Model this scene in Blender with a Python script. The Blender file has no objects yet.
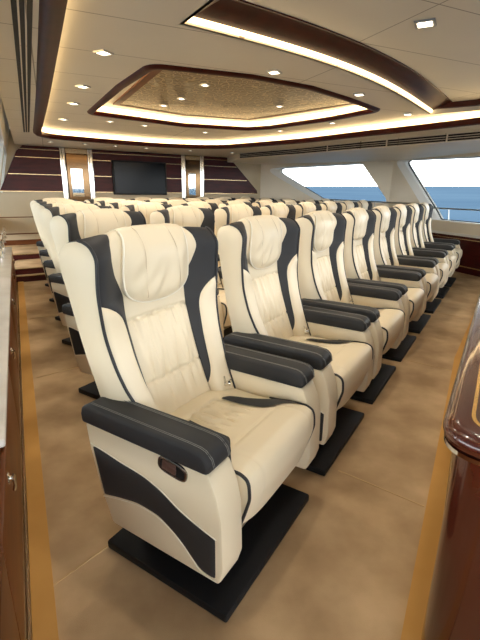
import bpy, bmesh, math, random
from mathutils import Vector, Matrix
from mathutils.geometry import tessellate_polygon
random.seed(7)
C = bpy.context.scene.collection
sc = bpy.context.scene

# ------------------------------------------------------------------ helpers
def srgb(r, g, b):
    f = lambda c: (c/255/12.92) if c/255 <= .04045 else ((c/255+.055)/1.055)**2.4
    return (f(r), f(g), f(b), 1)

def new_mat(name, col, rough=.5, metal=0, coat=0, spec=.5, emit=None, es=0):
    m = bpy.data.materials.new(name); m.use_nodes = True
    b = m.node_tree.nodes['Principled BSDF']
    b.inputs['Base Color'].default_value = col
    b.inputs['Roughness'].default_value = rough
    b.inputs['Metallic'].default_value = metal
    b.inputs['Coat Weight'].default_value = coat
    b.inputs['Coat Roughness'].default_value = .06
    b.inputs['Specular IOR Level'].default_value = spec
    if emit:
        b.inputs['Emission Color'].default_value = emit
        b.inputs['Emission Strength'].default_value = es
    return m

def nodes_of(m):
    nt = m.node_tree
    return nt, nt.nodes, nt.links, nt.nodes['Principled BSDF']

def noise_mat(name, c1, c2, scale=(6, 6, 6), detail=4, rough=.5, bump=0, bscale=200, coat=0, coords='Object', lo=.35, hi=.65, spec=.5, metal=0):
    m = new_mat(name, c1, rough, metal, coat, spec)
    nt, N, L, b = nodes_of(m)
    tc = N.new('ShaderNodeTexCoord'); mp = N.new('ShaderNodeMapping')
    mp.inputs['Scale'].default_value = scale
    L.new(tc.outputs[coords], mp.inputs['Vector'])
    n = N.new('ShaderNodeTexNoise'); n.inputs['Scale'].default_value = 1; n.inputs['Detail'].default_value = detail
    L.new(mp.outputs[0], n.inputs['Vector'])
    r = N.new('ShaderNodeValToRGB')
    r.color_ramp.elements[0].position = lo; r.color_ramp.elements[0].color = c1
    r.color_ramp.elements[1].position = hi; r.color_ramp.elements[1].color = c2
    L.new(n.outputs['Fac'], r.inputs[0]); L.new(r.outputs[0], b.inputs['Base Color'])
    if bump:
        n2 = N.new('ShaderNodeTexNoise'); n2.inputs['Scale'].default_value = bscale; n2.inputs['Detail'].default_value = 3
        L.new(tc.outputs[coords], n2.inputs['Vector'])
        bp = N.new('ShaderNodeBump'); bp.inputs['Strength'].default_value = bump; bp.inputs['Distance'].default_value = .002
        L.new(n2.outputs['Fac'], bp.inputs['Height']); L.new(bp.outputs[0], b.inputs['Normal'])
    return m

M = {}
M['cream'] = noise_mat('cream_leather', srgb(228, 213, 182), srgb(232, 218, 189), (3, 3, 3), 2, .42, .06, 260, spec=.4)
M['dark'] = noise_mat('charcoal_leather', srgb(47, 47, 48), srgb(53, 53, 54), (5, 5, 5), 2, .55, .12, 320, spec=.25)
M['piping'] = new_mat('dark_piping', srgb(36, 36, 38), .5)
M['stitch'] = new_mat('pale_stitching', srgb(124, 122, 116), .7)
M['seam_tan'] = new_mat('tan_stitching', srgb(168, 142, 102), .7)
M['white_piping'] = new_mat('white_piping', srgb(240, 232, 212), .5)
M['plate'] = new_mat('black_plate', srgb(16, 17, 20), .55, spec=.3)
M['black'] = new_mat('matt_black', srgb(14, 14, 15), .6)
M['chrome'] = new_mat('chrome', srgb(225, 222, 215), .12, 1)
M['smoked'] = new_mat('smoked_metal', srgb(150, 138, 128), .25, .9)
M['lever'] = new_mat('brown_lever', srgb(112, 84, 74), .3, .3)
M['carpet'] = noise_mat('tan_carpet', srgb(170, 141, 105), srgb(208, 178, 138), (3.2, 3.2, 3.2), 9, .95, .5, 420, spec=.1)
M['seam'] = new_mat('carpet_seam', srgb(206, 176, 130), .95, spec=.1)
M['strip'] = noise_mat('gold_brown_border', srgb(202, 152, 82), srgb(212, 162, 92), (3, 3, 3), 3, .8, .2, 300, spec=.15)
M['mahogany'] = noise_mat('gloss_mahogany', srgb(56, 17, 9), srgb(88, 34, 17), (14, 1.6, 2.0), 6, .25, coat=.8, lo=.3, hi=.7)
M['mahogany_dark'] = noise_mat('dark_mahogany_panel', srgb(62, 14, 12), srgb(78, 20, 16), (3, 3, 20), 4, .38, coat=.0, spec=.35)
M['trim_wood'] = noise_mat('mahogany_moulding', srgb(56, 13, 8), srgb(72, 20, 12), (9, 9, 9), 5, .36, spec=.15)
M['brown_wood'] = noise_mat('brown_wood', srgb(94, 50, 20), srgb(116, 66, 30), (3, 3, 14), 5, .4, spec=.3)
M['gold'] = new_mat('gold_inlay', srgb(226, 186, 108), .25, .9)
M['brass'] = new_mat('pale_brass', srgb(214, 186, 142), .25, .9)
M['beige'] = noise_mat('beige_panel', srgb(196, 180, 150), srgb(202, 186, 157), (2, 2, 2), 2, .5, spec=.35)
M['hull'] = noise_mat('cream_hull_panel', srgb(229, 218, 196), srgb(234, 223, 202), (2, 2, 2), 2, .45, spec=.4)
M['jamb'] = new_mat('white_window_lining', srgb(240, 238, 232), .35)
M['gasket'] = new_mat('black_gasket', srgb(20, 20, 22), .5)
M['marble'] = noise_mat('white_worktop', srgb(238, 236, 232), srgb(224, 220, 214), (4, 4, 4), 5, .2, coat=.3)
M['mirror'] = new_mat('mirror', srgb(235, 232, 226), .03, 1)
M['brown_reflection'] = new_mat('reflected_brown', srgb(120, 94, 66), .12, .9)  # brown of the mirrored room put into the colour
M['screen'] = new_mat('black_screen', srgb(6, 7, 9), .2, 0, 0, .25)
M['slot'] = new_mat('vent_black', srgb(12, 12, 13), .6)
M['led'] = new_mat('warm_light_strip', srgb(255, 220, 160), .5, emit=(1, .74, .39, 1), es=2.6)
M['lens'] = new_mat('downlight_lens', srgb(255, 240, 215), .4, emit=(1, .86, .64, 1), es=4.5)
M['steel'] = new_mat('brushed_steel', srgb(190, 188, 184), .3, 1)

# ceiling panels with thin dark joints
def ceil_mat():
    m = noise_mat('ceiling_panel', srgb(224, 216, 199), srgb(228, 220, 203), (1.5, 1.5, 1.5), 2, .42, spec=.4)
    nt, N, L, b = nodes_of(m)
    src = b.inputs['Base Color'].links[0].from_socket
    tc = N.new('ShaderNodeTexCoord'); mp = N.new('ShaderNodeMapping')
    mp.inputs['Rotation'].default_value = (0, 0, math.radians(-24))
    L.new(tc.outputs['Object'], mp.inputs['Vector'])
    br = N.new('ShaderNodeTexBrick')
    br.offset = 0; br.inputs['Scale'].default_value = 1
    br.inputs['Mortar Size'].default_value = .004; br.inputs['Mortar Smooth'].default_value = .2
    br.inputs['Brick Width'].default_value = 1.9; br.inputs['Row Height'].default_value = .62
    br.inputs['Color1'].default_value = (1, 1, 1, 1); br.inputs['Color2'].default_value = (1, 1, 1, 1)
    br.inputs['Mortar'].default_value = (.42, .38, .33, 1)
    L.new(mp.outputs[0], br.inputs['Vector'])
    mx = N.new('ShaderNodeMix'); mx.data_type = 'RGBA'; mx.blend_type = 'MULTIPLY'; mx.inputs[0].default_value = 1
    L.new(src, mx.inputs[6]); L.new(br.outputs['Color'], mx.inputs[7]); L.new(mx.outputs[2], b.inputs['Base Color'])
    return m
M['ceil'] = ceil_mat()

def gold_pattern():
    m = new_mat('gold_leaf_pattern', srgb(150, 118, 66), .3, .75)
    nt, N, L, b = nodes_of(m)
    tc = N.new('ShaderNodeTexCoord')
    nz = N.new('ShaderNodeTexNoise'); nz.inputs['Scale'].default_value = 2.2
    L.new(tc.outputs['Object'], nz.inputs['Vector'])
    ad = N.new('ShaderNodeVectorMath'); ad.operation = 'MULTIPLY_ADD'
    ad.inputs[1].default_value = (.22, .22, .22)
    L.new(nz.outputs['Color'], ad.inputs[0]); L.new(tc.outputs['Object'], ad.inputs[2])
    v = N.new('ShaderNodeTexVoronoi'); v.feature = 'DISTANCE_TO_EDGE'; v.inputs['Scale'].default_value = 15
    L.new(ad.outputs[0], v.inputs['Vector'])
    r = N.new('ShaderNodeValToRGB')
    r.color_ramp.elements[0].position = .02; r.color_ramp.elements[0].color = srgb(205, 184, 140)
    r.color_ramp.elements[1].position = .10; r.color_ramp.elements[1].color = srgb(116, 98, 66)
    e = r.color_ramp.elements.new(.35); e.color = srgb(158, 138, 100)
    L.new(v.outputs['Distance'], r.inputs[0]); L.new(r.outputs[0], b.inputs['Base Color'])
    bp = N.new('ShaderNodeBump'); bp.inputs['Strength'].default_value = .6; bp.inputs['Distance'].default_value = .01
    L.new(v.outputs['Distance'], bp.inputs['Height']); L.new(bp.outputs[0], b.inputs['Normal'])
    return m
M['gold_pattern'] = gold_pattern()

def glass_mat():
    m = bpy.data.materials.new('window_glass'); m.use_nodes = True
    nt = m.node_tree; N = nt.nodes; L = nt.links; N.clear()
    out = N.new('ShaderNodeOutputMaterial'); tr = N.new('ShaderNodeBsdfTransparent'); tr.inputs[0].default_value = (.97, .985, .985, 1)
    L.new(tr.outputs[0], out.inputs[0])
    return m
M['glass'] = glass_mat()

def sea_mat():
    m = bpy.data.materials.new('sea_water'); m.use_nodes = True
    nt = m.node_tree; N = nt.nodes; L = nt.links; N.clear()
    out = N.new('ShaderNodeOutputMaterial'); d = N.new('ShaderNodeBsdfDiffuse')
    tc = N.new('ShaderNodeTexCoord'); mp = N.new('ShaderNodeMapping'); mp.inputs['Scale'].default_value = (.012, .012, .012)
    L.new(tc.outputs['Object'], mp.inputs['Vector'])
    n = N.new('ShaderNodeTexNoise'); n.inputs['Scale'].default_value = 1.2; n.inputs['Detail'].default_value = 3
    L.new(mp.outputs[0], n.inputs['Vector'])
    r = N.new('ShaderNodeValToRGB')
    r.color_ramp.elements[0].position = .35; r.color_ramp.elements[0].color = srgb(46, 62, 77)
    r.color_ramp.elements[1].position = .65; r.color_ramp.elements[1].color = srgb(54, 70, 84)
    L.new(n.outputs['Fac'], r.inputs[0]); L.new(r.outputs[0], d.inputs[0]); L.new(d.outputs[0], out.inputs[0])
    return m
M['sea'] = sea_mat()

def obj(name, verts, faces, mats, parent=None, smooth=True, mi=None, angle=None):
    me = bpy.data.meshes.new(name)
    me.from_pydata([tuple(v) for v in verts], [], faces)
    for m in (mats if isinstance(mats, (list, tuple)) else [mats]): me.materials.append(M[m])
    if mi: me.polygons.foreach_set('material_index', mi)
    if smooth: me.polygons.foreach_set('use_smooth', [True]*len(me.polygons))
    bm = bmesh.new(); bm.from_mesh(me); bmesh.ops.recalc_face_normals(bm, faces=bm.faces); bm.to_mesh(me); bm.free()
    if smooth and angle is not None: me.set_sharp_from_angle(angle=math.radians(angle))
    me.update()
    o = bpy.data.objects.new(name, me); C.objects.link(o)
    if parent: o.parent = parent
    return o

def empty(name, loc=(0, 0, 0), rz=0):
    o = bpy.data.objects.new(name, None); C.objects.link(o); o.location = loc; o.rotation_euler = (0, 0, rz)
    o.empty_display_size = .1
    return o

def tag(o, label, cat, group=None):
    o['label'] = label; o['category'] = cat
    if group: o['group'] = group
    return o

def struct(o): o['kind'] = 'structure'; return o

class MB:
    """collects shapes for one mesh"""
    def __init__(s): s.v = []; s.f = []; s.m = []
    def add(s, v, f, mi=0):
        k = len(s.v); s.v += [tuple(p) for p in v]; s.f += [tuple(i+k for i in q) for q in f]; s.m += [mi]*len(f)
    def box(s, x0, x1, y0, y1, z0, z1, bev=0, seg=2, mi=0, T=None):
        bm = bmesh.new(); bmesh.ops.create_cube(bm, size=1)
        for v in bm.verts:
            v.co = Vector((x0+(v.co.x+.5)*(x1-x0), y0+(v.co.y+.5)*(y1-y0), z0+(v.co.z+.5)*(z1-z0)))
        if bev: bmesh.ops.bevel(bm, geom=bm.edges[:], offset=bev, segments=seg, affect='EDGES', profile=.5)
        s.bm(bm, mi, T)
    def bm(s, bm, mi=0, T=None):
        bm.verts.index_update()
        s.add([(T @ v.co) if T else v.co.copy() for v in bm.verts], [[v.index for v in f.verts] for f in bm.faces], mi); bm.free()
    def prism(s, poly, fn, d0, d1, bev=0, seg=2, mi=0):
        """poly of (a,b); fn(a,b,d) -> 3D"""
        bm = bmesh.new()
        A = [bm.verts.new(fn(a, b, d0)) for a, b in poly]; B = [bm.verts.new(fn(a, b, d1)) for a, b in poly]
        n = len(poly); bm.faces.new(A); bm.faces.new(B[::-1])
        for i in range(n): bm.faces.new((A[i], A[(i+1) % n], B[(i+1) % n], B[i]))
        bmesh.ops.recalc_face_normals(bm, faces=bm.faces)
        if bev: bmesh.ops.bevel(bm, geom=[e for e in bm.edges if e.calc_face_angle(0) > .45], offset=bev, segments=seg, affect='EDGES', profile=.5)
        s.bm(bm, mi)
    def grid(s, fn, nu, nv, mi=0):
        v = [fn(i/nu, j/nv) for j in range(nv+1) for i in range(nu+1)]
        f = [(j*(nu+1)+i, j*(nu+1)+i+1, (j+1)*(nu+1)+i+1, (j+1)*(nu+1)+i) for j in range(nv) for i in range(nu)]
        s.add(v, f, mi)
    def tube(s, pts, r, n=8, closed=False, mi=0, cap=True):
        P = [Vector(p) for p in pts]; k = len(P); rings = []
        up = None
        for i in range(k):
            a = P[(i-1) % k] if (closed or i > 0) else P[i]; b = P[(i+1) % k] if (closed or i < k-1) else P[i]
            t = (b-a).normalized()
            if up is None:
                up = Vector((0, 0, 1)) if abs(t.z) < .9 else Vector((1, 0, 0))
            x = (up - t*up.dot(t)).normalized(); y = t.cross(x); up = x
            rings.append([P[i]+x*r*math.cos(2*math.pi*q/n)+y*r*math.sin(2*math.pi*q/n) for q in range(n)])
        v = [p for rg in rings for p in rg]; f = []
        for i in range(k if closed else k-1):
            for q in range(n):
                f.append((i*n+q, i*n+(q+1) % n, ((i+1) % k)*n+(q+1) % n, ((i+1) % k)*n+q))
        if cap and not closed: f.append(tuple(range(n))); f.append(tuple(range((k-1)*n, k*n))[::-1])
        s.add(v, f, mi)
    def lathe(s, prof, n=20, T=None, mi=0):
        v = []; f = []
        for r, z in prof: v += [Vector((r*math.cos(2*math.pi*q/n), r*math.sin(2*math.pi*q/n), z)) for q in range(n)]
        for i in range(len(prof)-1):
            for q in range(n): f.append((i*n+q, i*n+(q+1) % n, (i+1)*n+(q+1) % n, (i+1)*n+q))
        f.append(tuple(range(n))); f.append(tuple(range((len(prof)-1)*n, len(prof)*n)))
        if T: v = [T @ p for p in v]
        s.add(v, f, mi)
    def poly(s, outer, holes, z, mi=0, fn=None):
        loops = [[Vector((x, y, 0)) for x, y in L] for L in [outer]+holes]
        flat = [p for L in loops for p in L]
        tr = tessellate_polygon(loops)
        s.add([fn(p.x, p.y) if fn else (p.x, p.y, z) for p in flat], [t for t in tr], mi)
    def build(s, name, mats, parent=None, smooth=True, angle=40):
        return obj(name, s.v, s.f, mats, parent, smooth, s.m, angle)

def interp(xs, ys):
    """smooth monotone-ish hermite through (xs, ys)"""
    n = len(xs); d = [(ys[i+1]-ys[i])/(xs[i+1]-xs[i]) for i in range(n-1)]
    m = [d[0]]+[0 if d[i-1]*d[i] <= 0 else 2*d[i-1]*d[i]/(d[i-1]+d[i]) for i in range(1, n-1)]+[d[-1]]
    def f(x):
        x = min(max(x, xs[0]), xs[-1]); i = 0
        while i < n-2 and x > xs[i+1]: i += 1
        h = xs[i+1]-xs[i]; t = (x-xs[i])/h
        return (2*t**3-3*t*t+1)*ys[i]+(t**3-2*t*t+t)*h*m[i]+(-2*t**3+3*t*t)*ys[i+1]+(t**3-t*t)*h*m[i+1]
    return f

def sstep(a, b, x):
    t = min(max((x-a)/(b-a), 0), 1); return t*t*(3-2*t)

# ------------------------------------------------------------------ the seat (local: x along the row, -y forward)
V_ = [0, .15, .3, .45, .6, .72, .82, .9, .95, 1.0]
Cf = interp(V_, [-.005, -.045, -.082, -.114, -.139, -.144, -.140, -.147, -.170, -.205])
Cz = interp(V_, [.42, .52, .63, .74, .85, .95, 1.04, 1.092, 1.110, 1.100])
Ef = interp(V_, [.045, .005, -.040, -.070, -.088, -.090, -.086, -.108, -.146, -.186])
Ez = interp(V_, [.44, .54, .64, .73, .84, .95, 1.032, 1.074, 1.093, 1.086])
Ew = interp(V_, [.243, .246, .268, .281, .293, .300, .298, .297, .307, .318])
Rf = interp(V_, [-.13, -.14, -.152, -.170, -.181, -.190, -.196, -.198, -.199, -.199])
Rz = interp(V_, [.30, .46, .61, .73, .84, .945, 1.012, 1.044, 1.060, 1.074])
Rw = interp(V_, [.240, .255, .282, .300, .315, .329, .338, .338, .333, .322])
cw = interp([0, .3, .45, .55, .66, .70, .76, .82, .88, .94, 1], [.150, .152, .154, .155, .155, .168, .197, .211, .205, .185, .17])
dw_ = interp([.10, .2, .3, .45, .55, .60, .63, .655, .67], [.152, .171, .180, .189, .195, .206, .227, .260, .296])
def dw(v): return max(cw(v)+.001, dw_(v)) if v > .10 else cw(v)+.001

def back0(x, v):
    e = Ew(v); t = abs(x)/e
    if v < .669: lo, hi = cw(v)/e-.01, min((dw(v)+.012)/e, 1)
    else: lo, hi = .155/e, 1
    w = sstep(lo, hi, t)*.75+.25*sstep(.5, 1, t)
    f = Cf(v)+(Ef(v)-Cf(v))*w - .008*(1-min(t/.6, 1)**2)*(1-sstep(.85, 1, v))
    z = Cz(v)+(Ez(v)-Cz(v))*sstep(.2, 1, t)
    return Vector((x, -f, z))
def backn(x, v):
    h = .004
    a = back0(x+h, v)-back0(x-h, v); v0, v1 = max(v-h, 0), min(v+h, 1)
    b = back0(x, v1)-back0(x, v0)
    return a.cross(b).normalized()       # x right, b up -> forward
def backp(x, v, off): return back0(x, v)+backn(x, v)*off

def puff(a, p=6): return 1-abs(2*a-1)**p

def make_seat():
    root = empty('reclining_seat')
    # shell: both sides and the rear
    s = MB()
    for sg in (-1, 1):
        def side(u, w, sg=sg):
            v = w; E = Vector((sg*Ew(v), -Ef(v), Ez(v))); R = Vector((sg*Rw(v), -Rf(v), Rz(v)))
            p = E.lerp(R, u); p.x += sg*.012*math.sin(math.pi*u)*(1-v**8); return p
        s.grid(side, 8, 40)
    def rear(u, w):
        v = w; x = (2*u-1)*Rw(v); t = abs(2*u-1)
        f = Rf(v)-(.045*(1-v**8)+.0)*(1-t**2.5)
        z = Rz(v)+(Cz(v)-Rz(v))*(1-t*t)*(v**6)
        return Vector((x, -f, z))
    s.grid(rear, 24, 40)
    def cap(u, w):
        a = rear(u, 1.0); b = back0((2*u-1)*Ew(1.0), 1.0); return a.lerp(b, w)
    s.grid(cap, 24, 2)
    s.build('backrest_shell', 'cream', root, angle=60)
    # centre panel with ruching between its two seams
    v1, v2 = .555, .245
    def cen(u, w):
        v = w; x = (2*u-1)*cw(v); off = .010*puff(u, 8)
        k = 0
        if v < v1:
            fade = math.exp(-abs(v-v1)/.10)+math.exp(-abs(v-v2)/.09)*.9+.12
            ph = 1.7*math.sin(9*v)
            k = (.0048*math.sin(x*88+ph)+.0034*math.sin(x*151-2*ph+1)+.002*math.sin(x*231+.7))*min(fade, 1)*puff(u, 6)
        if v < v1:
            for i in range(9):
                xf = (-.128+.032*i)+.006*math.sin(v*17+i*2.1)
                L_ = max(math.exp(-abs(v-v1)/(.07+.03*(i % 3))), math.exp(-abs(v-v2)/(.05+.04*(i % 2))))
                k -= .0065*L_*math.exp(-((x-xf)/.0055)**2)
        seam = -.008*math.exp(-((v-v1)/.007)**2)-.008*math.exp(-((v-v2)/.007)**2)
        bag = .010*math.sin(math.pi*min(max((v-v2)/(v1-v2), 0), 1))*puff(u, 3)
        return backp(x, v, off+k+seam+bag)
    s = MB(); s.grid(cen, 64, 130); s.build('centre_panel', 'cream', root, angle=180)
    for sg in (-1, 1):
        def bol(u, w, sg=sg):
            v = w*.669; a = dw(v); b = Ew(v); x = a+(b-a)*u
            return backp(sg*x, v, .013*puff(u, 4)*sstep(0, .06, 1-w))
        s = MB(); s.grid(bol, 14, 60); s.build('side_bolster', 'cream', root, angle=180)
        def shl(u, w, sg=sg):
            v = .10+.90*w; a = cw(v); b = Ew(v) if v > .669 else dw(v); x = a+(b-a)*u
            return backp(sg*x, v, .005*puff(u, 4)*sstep(0, .1, w))
        s = MB(); s.grid(shl, 18, 130); s.build('shoulder_trim', 'dark', root, angle=180)
        P = [backp(sg*(Ew(i/60)+.001), i/60, .003) for i in range(58)]
        s = MB(); s.tube(P, .0052, 8); s.build('backrest_piping', 'piping', root, angle=180)
    # headrest pillow, draped over the top
    NU, NV = 40, 44
    def pil(u, w, out):
        a = 2*u-1
        vend = .612+.062*abs(a)**2.6+.02*abs(a)**12
        v = .985+(vend-.985)*w
        hw = .150+.020*sstep(.2, .85, w)-.004*w**6
        x = a*hw
        pf = max(0, (1-abs(a)**5))*max(0, 1-(2*w-1)**8)
        o = .017-.007*(1-sstep(.05, .4, w))
        if out:
            o += .034*pf*(.10+.90*sstep(.1, .6, w))
            for sx in (-.5, .52):
                o -= .006*math.exp(-((a-sx-.12*(w-.5))/.04)**2)*pf
            o += .004*pf*math.sin(9*a+5*w)*sstep(.3, .8, w)+.0035*pf*math.sin(21*(a*.7+w))*sstep(.4, .8, w)*(1-sstep(.35, .6, a+.4))
        else: o = .003
        return backp(x, v, o)
    s = MB(); s.grid(lambda u, w: pil(u, w, 1), NU, NV); s.grid(lambda u, w: pil(u, w, 0), NU, NV)
    for e in range(4):
        fn = [lambda t, q: pil(0, t, q), lambda t, q: pil(1, t, q), lambda t, q: pil(t, 0, q), lambda t, q: pil(t, 1, q)][e]
        s.grid(lambda u, w, fn=fn: fn(u, 1).lerp(fn(u, 0), w), 40, 1)
    for sx in (-.5, .52):
        s.tube([pil((sx+.12*(i/40-.5)+1)/2, i/40, 1)+Vector((0, -.0006, .0004)) for i in range(2, 39)], .0011, 4, mi=1)
    p = s.build('headrest_pillow', ['cream', 'seam_tan'], root, angle=70)
    P = [pil(0, i/20, 1) for i in range(4, 21)]+[pil(i/30, 1, 1) for i in range(1, 31)]+[pil(1, 1-i/20, 1) for i in range(1, 17)]
    s = MB(); s.tube(P, .0036, 6); s.build('pillow_piping', 'white_piping', p, angle=180)
    # cushion
    qs = [0, .14, .3, .45, .58, .68, .76, .82, .88, .94, 1]
    qf = interp(qs, [-.03, .05, .14, .23, .31, .365, .405, .420, .423, .412, .392])
    qz = interp(qs, [.468, .476, .474, .480, .490, .492, .476, .445, .405, .355, .290])
    HW = .238
    def cq(x, q, off=0, ruche=True):
        t = abs(x)/HW
        dq = .004
        f0, f1 = qf(max(q-dq, 0)), qf(min(q+dq, 1)); z0, z1 = qz(max(q-dq, 0)), qz(min(q+dq, 1))
        n = Vector((0, -(-(z1-z0)), (f1-f0))); n = Vector((0, -( -(z1-z0))*-1, (f1-f0)))
        # tangent (forward,up) = (f1-f0, z1-z0); outward normal = (-(z1-z0), f1-f0) in (forward, up)
        n = Vector((0, (z1-z0), (f1-f0))).normalized()
        o = off-.022*t**5
        if ruche:
            zone = sstep(.10, .22, q)*(1-sstep(.36, .50, q))*(1-sstep(.26, .40, t))
            o += zone*(.004*math.sin(x*125+1.5*math.sin(q*9)+.6)+.002*math.sin(x*260+q*10))+zone*.006
            for i, xc in enumerate((-.082, -.052, -.018, .012, .046, .080)):
                xf = xc*(1.15-.5*abs(q-.15))+.008*math.sin(q*14+i*1.9)
                L_ = (sstep(.12, .17, q)*(1-sstep(.34+.03*(i % 3), .46+.02*(i % 2), q)))
                o -= .0125*L_*math.exp(-((x-xf)/.0065)**2)
            o -= .006*math.exp(-((q-.15)/.012)**2)*(1-sstep(.3, .4, t))
            o -= .006*math.exp(-((t-.62)/.03)**2)*(1-sstep(.5, .56, q))*sstep(0, .05, q)
            o -= .005*math.exp(-((q-.545)/.010)**2)*(1-sstep(.56, .64, t))
            o -= .0035*math.exp(-((t-.70)/.02)**2)*sstep(.55, .6, q)*(1-sstep(.97, 1, q))
        return Vector((x, -qf(q), qz(q)))+n*o
    s = MB(); s.grid(lambda u, w: cq((2*u-1)*HW, w), 60, 110)
    for sg in (-1, 1):
        s.grid(lambda u, w, sg=sg: (lambda p: Vector((sg*HW, p.y*(1-u)+u*min(max(p.y, -.37), .03), p.z*(1-u)+u*.27)))(cq(sg*HW, w)), 4, 60)
    s.add([(-HW, .03, .27), (HW, .03, .27), (HW, -.37, .27), (-HW, -.37, .27)], [(0, 1, 2, 3)])
    cu = s.build('seat_cushion', 'cream', root, angle=55)
    for sg in (-1, 1):
        P = [cq(sg*(HW-.002), .42+.58*i/50, .002) for i in range(51)]
        s = MB(); s.tube(P, .0052, 8); s.build('cushion_piping', 'piping', cu, angle=180)
        # chevron-shaped dark insert
        fi = interp([0, .33, .6, 1], [.100, .128, .182, .246]); xo = [(.085, .085), (.105, .090), (.12, .125)]
        inner = interp([0, .12, .35, .58, .77, .93, 1.0], [.095, .098, .104, .114, .188, .236, .2365])
        outer = interp([0, .05, .3, .45, .6, .70, 1.0], [.108, .130, .164, .186, .224, .2375, .2378])
        qa = interp([0, 1], [.19, .69])
        def ins(u, w, sg=sg, lift=1):
            q = qa(w); a = inner(w); b = max(outer(w), a+.001); x = a+(b-a)*u
            return cq(sg*min(x, HW-.001), q, .0045*lift, False)
        s = MB(); s.grid(ins, 8, 60)
        s.build('dark_insert', 'dark', cu, angle=180)
    # armrests
    XO, XI = .354, .247
    prof = [(-.140, .530), (-.128, .44), (-.095, .30), (-.05, .180), (.378, .180), (.393, .235), (.388, .40), (.372, .47), (.345, .530)]
    for sg in (-1, 1):
        a0, a1 = sorted((sg*XO, sg*XI))
        s = MB(); s.prism(prof, lambda a, b, d: Vector((d, -a, b)), a0, a1, .010, 2)
        arm = s.build('armrest', 'cream', root, angle=40)
        # pad
        pp = [(-.152, .527), (.340, .527), (.352, .545), (.345, .574), (.325, .590), (.28, .595), (-.12, .592), (-.148, .585), (-.155, .56)]
        s = MB(); s.prism(pp, lambda a, b, d: Vector((d, -a, b)), a0-.004, a1+.004, .012, 3)
        for dx in (.022, .028):
            for xx in (a0-.004+dx*.9, a1+.004-dx*.9):
                P = [(xx, .14-.02, .5955)] + [(xx, -f, z) for f, z in [(-.05, .5957), (.1, .5957), (.27, .5955), (.31, .5935), (.327, .5885), (.347, .570), (.354, .546)]]
                s.tube(P, .0010, 4, mi=1)
        s.build('arm_pad', ['dark', 'stitch'], arm, angle=45)
        # swoosh on the outer side
        up = [(-.118, .462), (-.06, .455), (.02, .443), (.10, .435), (.17, .415), (.25, .375), (.32, .352), (.3725, .338)]
        lo = [(.3725, .195), (.345, .195), (.318, .200), (.292, .222), (.25, .262), (.205, .292), (.15, .313), (.09, .316), (.0, .300), (-.078, .278)]
        fu = interp([p[0] for p in up], [p[1] for p in up]); lo2 = lo[::-1]
        fl = interp([p[0] for p in lo2], [p[1] for p in lo2])
        xs_, xe = sg*(XO-.002), sg*(XO+.004)
        def sw(u, w):
            fa = -.118+(.4905)*u; fb = -.078+.4505*u
            f = fa+(fb-fa)*(1-w)
            zz = fl(f)+(fu(f)-fl(f))*w
            ed = puff(w, 14)*puff(u, 30)
            return Vector((xs_+(xe-xs_)*ed, -f, zz))
        s = MB(); s.grid(sw, 50, 14)
        s.build('dark_side_panel', 'dark', arm, angle=180)
        s = MB()
        s.tube([Vector((sg*(XO+.002), -(-.118+.4905*i/40), fu(-.118+.4905*i/40)+.001)) for i in range(41)], .0018, 6)
        s.tube([Vector((sg*(XO+.002), -(-.078+.4505*i/40), fl(-.078+.4505*i/40)-.001)) for i in range(41)], .0018, 6)
        s.build('panel_piping', 'white_piping', arm, angle=180)
        if sg < 0:
            # recline lever in an oval dished surround, on the outer side of the first arm
            cx, cz, ra, rb, tl = .226, .5065, .052, .0255, math.radians(-8)
            def ov(k, n, s1, s2, x):
                th = 2*math.pi*k/n; ex = .62
                c, d = math.cos(th), math.sin(th)
                aa = s1*math.copysign(abs(c)**ex, c); bb = s2*math.copysign(abs(d)**ex, d)
                return Vector((x, -(cx+aa*math.cos(tl)-bb*math.sin(tl)), cz+aa*math.sin(tl)+bb*math.cos(tl)))
            s = MB(); n = 36; X0 = -XO
            rings = [(ra, rb, X0+.001), (ra, rb, X0-.004), (ra*.95, rb*.9, X0-.006), (ra*.86, rb*.76, X0-.005), (ra*.84, rb*.72, X0-.0005)]
            v = [ov(k, n, a, b, x) for a, b, x in rings for k in range(n)]
            f = [(i*n+k, i*n+(k+1) % n, (i+1)*n+(k+1) % n, (i+1)*n+k) for i in range(len(rings)-1) for k in range(n)]
            s.add(v, f); s.add(v[-n:], [tuple(range(n))], 1)
            s.build('lever_surround', ['smoked', 'black'], arm, angle=50)
            s = MB()
            T = Matrix.Translation((X0, -cx, cz)) @ Matrix.Rotation(-tl, 4, 'X')
            s.box(-.006, .0, -.012, .036, -.016, .016, .004, 2, T=T)
            s.box(-.0085, -.003, -.016, .018, -.012, .009, .003, 2, T=T)
            s.build('recline_lever', 'lever', arm, angle=40)
    # belt buckle beside the far arm
    s = MB(); T = Matrix.Translation((.205, -.035, .487)) @ Matrix.Rotation(.5, 4, 'Z')
    s.box(-.022, .022, -.013, .013, -.004, .012, .004, 2, T=T); s.tube([T @ Vector((-.02, .0, .01)), T @ Vector((-.03, .01, .026)), T @ Vector((.0, .016, .03))], .004, 6)
    s.build('belt_buckle', 'chrome', root)
    # support and plate
    s = MB(); s.box(-.17, .17, -.24, .06, .03, .285, .01, 1); s.box(-.245, -.19, -.20, .03, .03, .29, .006, 1); s.box(.19, .245, -.20, .03, .03, .29, .006, 1)
    s.build('pedestal', 'black', root)
    s = MB(); s.box(-.321, .302, -.384, .134, .0, .034, .008, 2)
    s.build('floor_plate', 'plate', root)
    return root

def copy_tree(o, parent=None):
    c = o.copy(); C.objects.link(c)
    if parent: c.parent = parent
    for ch in list(o.children): copy_tree(ch, c)
    return c

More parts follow.
